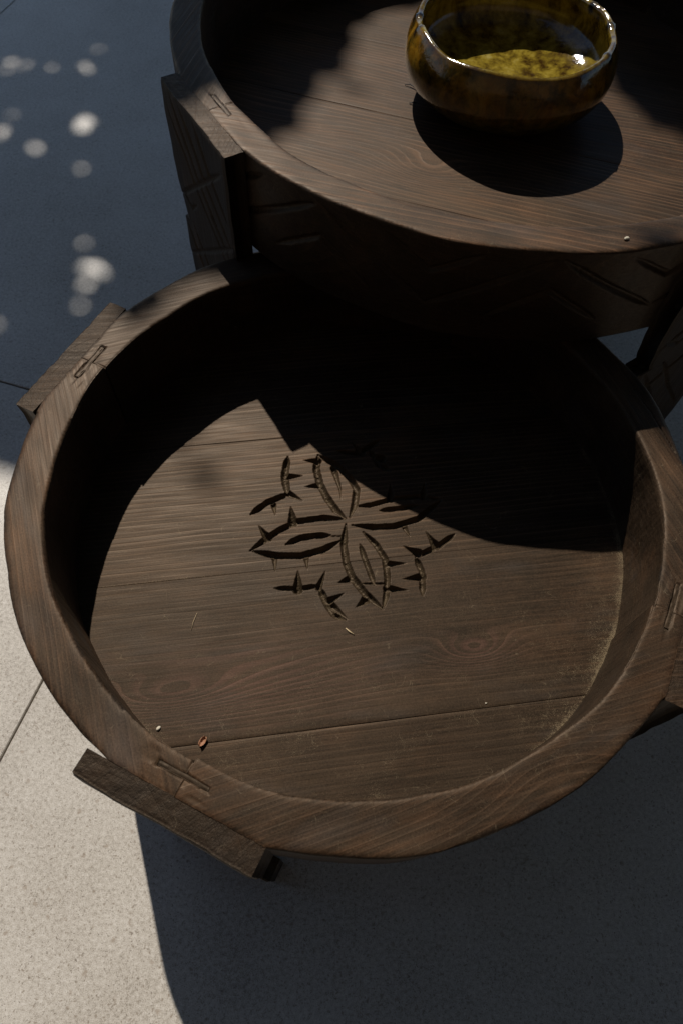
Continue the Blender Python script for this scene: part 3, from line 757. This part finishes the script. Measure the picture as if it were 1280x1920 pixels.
# ---------------------------------------------------------------- crumbs lying on the wood
def blob(name, x, y, z, size, mat, label, cat, seed, flat=0.45, rot=0.0, group=None):
    nu, nv = 10, 8
    V = []
    for i in range(nv + 1):
        ph = math.pi * i / nv
        for j in range(nu):
            t = 2 * math.pi * j / nu
            V.append((math.sin(ph) * math.cos(t), math.sin(ph) * math.sin(t), math.cos(ph)))
    V = np.array(V)
    rr = 1 + 0.28 * vnoise(V[:, 0] * 1.7 + seed, V[:, 1] * 1.7, V[:, 2] * 1.7, seed)
    V = V * rr[:, None] * np.array([size, size * 0.65, size * flat])
    cr, sr = math.cos(rot), math.sin(rot)
    V = np.c_[V[:, 0] * cr - V[:, 1] * sr, V[:, 0] * sr + V[:, 1] * cr, V[:, 2]]
    V = V + np.array([x, y, z + size * flat * 0.85])
    F = [[i * nu + j, (i + 1) * nu + j, (i + 1) * nu + (j + 1) % nu, i * nu + (j + 1) % nu] for i in range(nv) for j in range(nu)]
    return tag(mesh_obj(name, V, F, mat), label, cat, group)

def sliver(name, pts, w, mat, label, cat, group=None):
    pts = np.array(pts, float); n = len(pts); V = []; m = 5
    for i in range(n):
        d = pts[min(i + 1, n - 1)] - pts[max(i - 1, 0)]; d = d / np.linalg.norm(d)
        s = np.cross(d, (0, 0, 1)); s /= np.linalg.norm(s); u = np.cross(s, d)
        ww = w * (0.45 + 0.55 * math.sin(math.pi * (i + 0.4) / (n - 0.2)))
        for j in range(m):
            t = 2 * math.pi * j / m
            V.append(pts[i] + s * ww * math.cos(t) + u * ww * 0.6 * math.sin(t))
    F = [[i * m + j, i * m + (j + 1) % m, (i + 1) * m + (j + 1) % m, (i + 1) * m + j] for i in range(n - 1) for j in range(m)]
    F += [list(range(m))[::-1], list(range((n - 1) * m, n * m))]
    return tag(mesh_obj(name, np.array(V), F, mat), label, cat, group)

TZ = -0.0904
# curled scrap of dry leaf: a folded, wavy blade
nu, nv = 9, 7
uu, vv = np.meshgrid(np.linspace(-1, 1, nu), np.linspace(-1, 1, nv), indexing='ij')
wv = 0.0026 * np.sqrt(np.clip(1 - uu ** 2 * 0.85, 0.03, 1)) * vv
lx, ly, lz = uu * 0.0045, wv, 0.0008 + 0.0022 * vv ** 2 + 0.0008 * uu ** 2 + 0.0005 * vnoise(uu * 3, vv * 3, 0, 71)
ra = rad(62)
top = np.stack([-0.1134 + lx * math.cos(ra) - ly * math.sin(ra), -0.2182 + lx * math.sin(ra) + ly * math.cos(ra), TZ + lz], -1).reshape(-1, 3)
bot = top - np.array([0, 0, 0.0004])
Fl = grid_faces(nu, nv)
lp = [i * nv for i in range(nu)] + [(nu - 1) * nv + j for j in range(1, nv)] + [i * nv + nv - 1 for i in range(nu - 2, -1, -1)] + [j for j in range(nv - 2, 0, -1)]
Fa = Fl.tolist() + (Fl[:, ::-1] + nu * nv).tolist() + [[lp[i], lp[(i + 1) % len(lp)], lp[(i + 1) % len(lp)] + nu * nv, lp[i] + nu * nv] for i in range(len(lp))]
tag(mesh_obj("leaf_scrap", np.r_[top, bot], Fa, M_litter), "curled reddish scrap of dry leaf on the low table's floor", "leaf")
blob("pebble", 0.2168, 0.1845, UZ, 0.0026, M_grit, "small pale pebble on the front rim of the taller table", "pebble", 3, 0.5, 0.4)
blob("grit_crumb", -0.1525, -0.2100, TZ, 0.0022, M_grit, "whitish crumb of grit against the low table's inner left wall", "grit", 5, 0.6, 0.9)
blob("grit_crumb", 0.1273, -0.1690, TZ, 0.0010, M_grit, "tiny white crumb near the long plank seam, right of the low tray", "grit", 6, 0.6, 0.2)
sliver("straw_bit", [(0.0005, -0.1095, TZ + 0.0007), (0.004, -0.1125, TZ + 0.0012), (0.0085, -0.1150, TZ + 0.0007)], 0.0008, M_straw, "short pale straw just below the carved flower", "straw")
sliver("straw_bit", [(-0.137, -0.105, TZ + 0.0008), (-0.139, -0.114, TZ + 0.0012), (-0.1395, -0.122, TZ + 0.0008)], 0.00022, M_straw, "thin upright straw fibre left of the carved flower", "straw")
tz2 = UZ - 0.0955
for q, lab in (([(0.030, 0.566, tz2 + 0.001), (0.036, 0.565, tz2 + 0.003), (0.043, 0.559, tz2 + 0.002), (0.048, 0.552, tz2 + 0.001)], "tiny dark twig by the left side of the bowl"),
               ([(0.036, 0.5275, tz2 + 0.001), (0.041, 0.5270, tz2 + 0.002), (0.045, 0.5300, tz2 + 0.001)], "tiny dark twig at the edge of the bowl's shadow")):
    sliver("twig", q, 0.0011, M_twig, lab, "twig")

# ---------------------------------------------------------------- the tree whose leaves throw the dappled shade
def in_poly(px, py, poly):
    ins = np.zeros(px.shape, bool); n = len(poly)
    for i in range(n):
        x1, y1 = poly[i]; x2, y2 = poly[(i + 1) % n]
        c_ = (y1 > py) != (y2 > py)
        ins ^= c_ & (px < (x2 - x1) * (py - y1) / (y2 - y1 + 1e-12) + x1)
    return ins
def build_tree():
    sd = np.array([math.cos(SUN_AZ), math.sin(SUN_AZ)]) / SUN_TAN
    # where sun reaches the ground between the boughs (traced along the sun's rays)
    lit = [(-1.3, -1.2), (-1.5, 0.0), (-1.2, 0.15), (-0.62, 0.185), (-0.47, 0.165), (-0.34, 0.11), (-0.22, 0.0), (-0.13, -0.075), (-0.07, -0.085), (-0.025, -0.05), (-0.01, -0.01),
           (0.000, 0.08), (0.035, 0.20), (0.055, 0.25), (0.085, 0.29), (0.105, 0.37), (0.135, 0.47), (0.20, 0.56), (0.30, 0.55), (0.375, 0.42), (0.415, 0.30), (0.435, 0.22), (0.52, 0.15), (0.75, 0.06), (1.2, -0.1), (1.2, -1.2)]
    holes = [(-0.745, 1.155, .010), (-0.781, 1.122, .004), (-0.615, 1.145, .006), (-0.717, 0.925, .009), (-0.633, 0.885, .008),
             (-0.571, 0.936, .012), (-0.525, 0.838, .004), (-0.467, 0.586, .008), (-0.472, 0.548, .010), (-0.568, 0.436, .005), (-0.70, 0.985, .002), (-0.665, 1.17, .002), (-0.462, 0.495, .002), (-0.49, 0.62, .003), (-0.615, 1.235, .001)]
    hr_ = np.random.default_rng(23); more = []
    for hx0, hy0, r_ in holes:
        for _ in range(2 if r_ >= 0.006 else 1):
            more.append((hx0 + hr_.normal(0, 0.011), hy0 + hr_.normal(0, 0.015), r_ * hr_.uniform(0.25, 0.6)))
    holes = more
    n = 90000
    # crown in plan: drooping umbrella, its spread and gaps shaped to steer sky light
    X0 = rng.uniform(-5.2, 5.0, n); Y0 = rng.uniform(-3.6, 6.2, n)
    q = np.sqrt(((X0 + 0.2) / 4.7) ** 2 + ((Y0 - 1.3) / 4.6) ** 2) + 0.07 * vnoise(X0 * 1.3, Y0 * 1.3, 0, 81)
    Z = 3.35 - 1.2 * np.clip(q, 0, 1) ** 3.6 + rng.normal(0, 0.16, n)
    Z = np.where((Y0 > 0.0) | (X0 < -1.0), np.maximum(Z, 2.7 + 0.1 * vnoise(X0, Y0, 0, 82)), Z)
    keep = (q < 1) & ~((X0 < -1.0 + 0.2 * vnoise(Y0 * 2, 0, 0, 84)) & (Y0 > -0.6) & (Y0 < 2.35)) & (Y0 > -1.7 + 0.3 * vnoise(X0 * 1.5, 0, 0, 83)) & ~((X0 < -2.6) & (Y0 < 3.0)) & ~((Y0 > 4.3))
    X0, Y0, Z = X0[keep], Y0[keep], Z[keep]
    px, py = X0 - sd[0] * Z, Y0 - sd[1] * Z
    near = (np.abs(px) < 1.6) & (py > -0.4) & (py < 2.2)
    # denser where the shade falls by the tables
    ex = rng.uniform(-1.3, 1.3, 16000); ey = rng.uniform(-0.1, 1.7, 16000); ez = rng.normal(2.85, 0.2, 16000)
    px, py, Z = np.r_[px, ex], np.r_[py, ey], np.r_[Z, ez]
    ex = rng.uniform(-0.95, -0.30, 26000); ey = rng.uniform(0.15, 1.35, 26000); ez = rng.normal(2.9, 0.15, 26000)
    n1 = len(px)
    px, py, Z = np.r_[px, ex], np.r_[py, ey], np.r_[Z, ez]
    n = len(px)
    L = rng.uniform(0.075, 0.12, n); L[n1:] *= 0.36; Wd = L * rng.uniform(0.40, 0.52, n)
    yaw = rng.uniform(0, 2 * math.pi, n); tilt = rng.uniform(-0.5, 0.5, n); roll_ = rng.uniform(-0.5, 0.5, n)
    dx = np.cos(yaw) * np.cos(tilt); dy = np.sin(yaw) * np.cos(tilt); dz = np.sin(tilt)
    sx = -np.sin(yaw) * np.cos(roll_); sy = np.cos(yaw) * np.cos(roll_); sz = np.sin(roll_)
    # directions as thrown onto the ground by the sun
    gx, gy = dx - sd[0] * dz, dy - sd[1] * dz
    hx_, hy_ = sx - sd[0] * sz, sy - sd[1] * sz
    ok = np.ones(n, bool)
    for f, w in ((-0.5, 0), (-0.2, 0.5), (-0.2, -0.5), (0.15, 0.5), (0.15, -0.5), (0.5, 0), (0, 0)):
        qx = px + gx * L * f + hx_ * Wd * w; qy = py + gy * L * f + hy_ * Wd * w
        ok &= ~in_poly(qx + 0.035 * vnoise(px * 11, py * 11, 0, 91), qy + 0.035 * vnoise(px * 11, py * 11, 3, 92), lit)
    for hx0, hy0, hr in holes:
        ax, ay = px - gx * L * 0.5, py - gy * L * 0.5; bx, by = px + gx * L * 0.5, py + gy * L * 0.5
        ddx, ddy = bx - ax, by - ay
        t = np.clip(((hx0 - ax) * ddx + (hy0 - ay) * ddy) / (ddx ** 2 + ddy ** 2), 0, 1)
        dd = np.hypot(hx0 - ax - t * ddx, hy0 - ay - t * ddy)
        ok &= dd > Wd * 0.5 * np.sqrt(np.clip(1 - (2 * t - 1) ** 2, 0.05, 1)) + hr
    # a few stray leaves, some added to shade a bright spot of floor
    extra = [(-0.080, -0.140, .04), (-0.066, -0.152, .04), (-0.128, -0.086, .07), (-0.108, -0.066, .07), (-0.112, -0.080, .06), (-0.086, -0.05, .05), (-0.060, -0.030, .04), (0.085, 0.268, .05), (0.405, -0.190, .07), (0.412, -0.182, .06), (0.402, -0.198, .06)]
    idx = np.where(ok)[0]
    idx_e = rng.choice(np.where(~ok)[0], len(extra), replace=False)
    for e, (ex, ey, el) in zip(idx_e, extra):
        px[e], py[e] = ex, ey; L[e] = el; Wd[e] = el * 0.5; Z[e] = 3.1
    idx = np.r_[idx, idx_e]
    px, py, Z, L, Wd, dx, dy, dz, sx, sy, sz = [q[idx] for q in (px, py, Z, L, Wd, dx, dy, dz, sx, sy, sz)]
    n = len(px)
    C = np.c_[px + sd[0] * Z, py + sd[1] * Z, Z]
    Dv = np.c_[dx, dy, dz]; Sv = np.c_[sx, sy, sz]
    pts = []
    for f, w, up in ((-0.5, 0, 0), (-0.2, 0.42, 0.06), (0.15, 0.45, 0.06), (0.5, 0, -0.05), (0.15, -0.45, 0.06), (-0.2, -0.42, 0.06)):
        pts.append(C + Dv * (L * f)[:, None] + Sv * (Wd * w)[:, None] + np.array([0, 0, 1.0]) * (L * up)[:, None])
    V = np.stack(pts, 1).reshape(-1, 3)
    b0 = np.arange(n)[:, None] * 6
    F = np.r_[b0 + np.array([0, 1, 2, 3]), b0 + np.array([0, 3, 4, 5])]
    V = V * K
    tb = np.array([-1.45, 4.25]) * K
    base = bpy.data.objects.new("tree", None); col.objects.link(base); base.location = (tb[0], tb[1], 0)
    tag(base, "broad leafy tree behind the tables, out of view, casting the dappled shade", "tree")
    crown = mesh_obj("crown", V, F, M_leaf, base, raw=True, smooth=False)
    crown["kind"] = "stuff"
    # trunk and limbs
    def tube(pts, r0, r1):
        pts = np.array(pts, float); m = 9; VV = []
        for i in range(len(pts)):
            d_ = pts[min(i + 1, len(pts) - 1)] - pts[max(i - 1, 0)]; d_ /= np.linalg.norm(d_)
            s_ = np.cross(d_, (0.3, 0.9, 0.2)); s_ /= np.linalg.norm(s_); u_ = np.cross(s_, d_)
            rr = r0 + (r1 - r0) * i / (len(pts) - 1)
            for j in range(m):
                t_ = 2 * math.pi * j / m
                VV.append(pts[i] + (s_ * math.cos(t_) + u_ * math.sin(t_)) * rr * (1 + 0.12 * math.sin(3 * t_ + i)))
        FF = [[i * m + j, i * m + (j + 1) % m, (i + 1) * m + (j + 1) % m, (i + 1) * m + j] for i in range(len(pts) - 1) for j in range(m)]
        FF += [list(range(m))[::-1], list(range((len(pts) - 1) * m, len(pts) * m))]
        return np.array(VV), FF
    tv_, tf_ = tube([(tb[0], tb[1], 0), (tb[0] + .03, tb[1] + .02, .5), (tb[0] - .03, tb[1], 1.1), (tb[0] + .05, tb[1] - .05, 1.9), (tb[0] + .1, tb[1] - .1, 2.6)], 0.17, 0.10)
    mesh_obj("trunk", tv_, tf_, M_bark, base, raw=True)
    for gxp, gyp, zz in ((-1.3, 1.6, 2.9), (-0.55, 1.25, 2.7), (0.5, 1.15, 2.8), (1.4, 1.2, 2.8), (0.2, 2.1, 3.0), (-1.9, 1.0, 2.7)):
        e = np.array([gxp + sd[0] * zz, gyp + sd[1] * zz, zz]) * K
        s0 = np.array([tb[0] + .05, tb[1] - .05, 1.8 + 0.3 * rng.random()])
        ps = [s0 + (e - s0) * q + np.array([0, 0, 0.25 * math.sin(q * math.pi)]) + rng.normal(0, 0.02, 3) for q in (0, .25, .5, .75, 1)]
        v_, f_ = tube(ps, 0.06, 0.012)
        mesh_obj("limb", v_, f_, M_bark, base, raw=True)
build_tree()
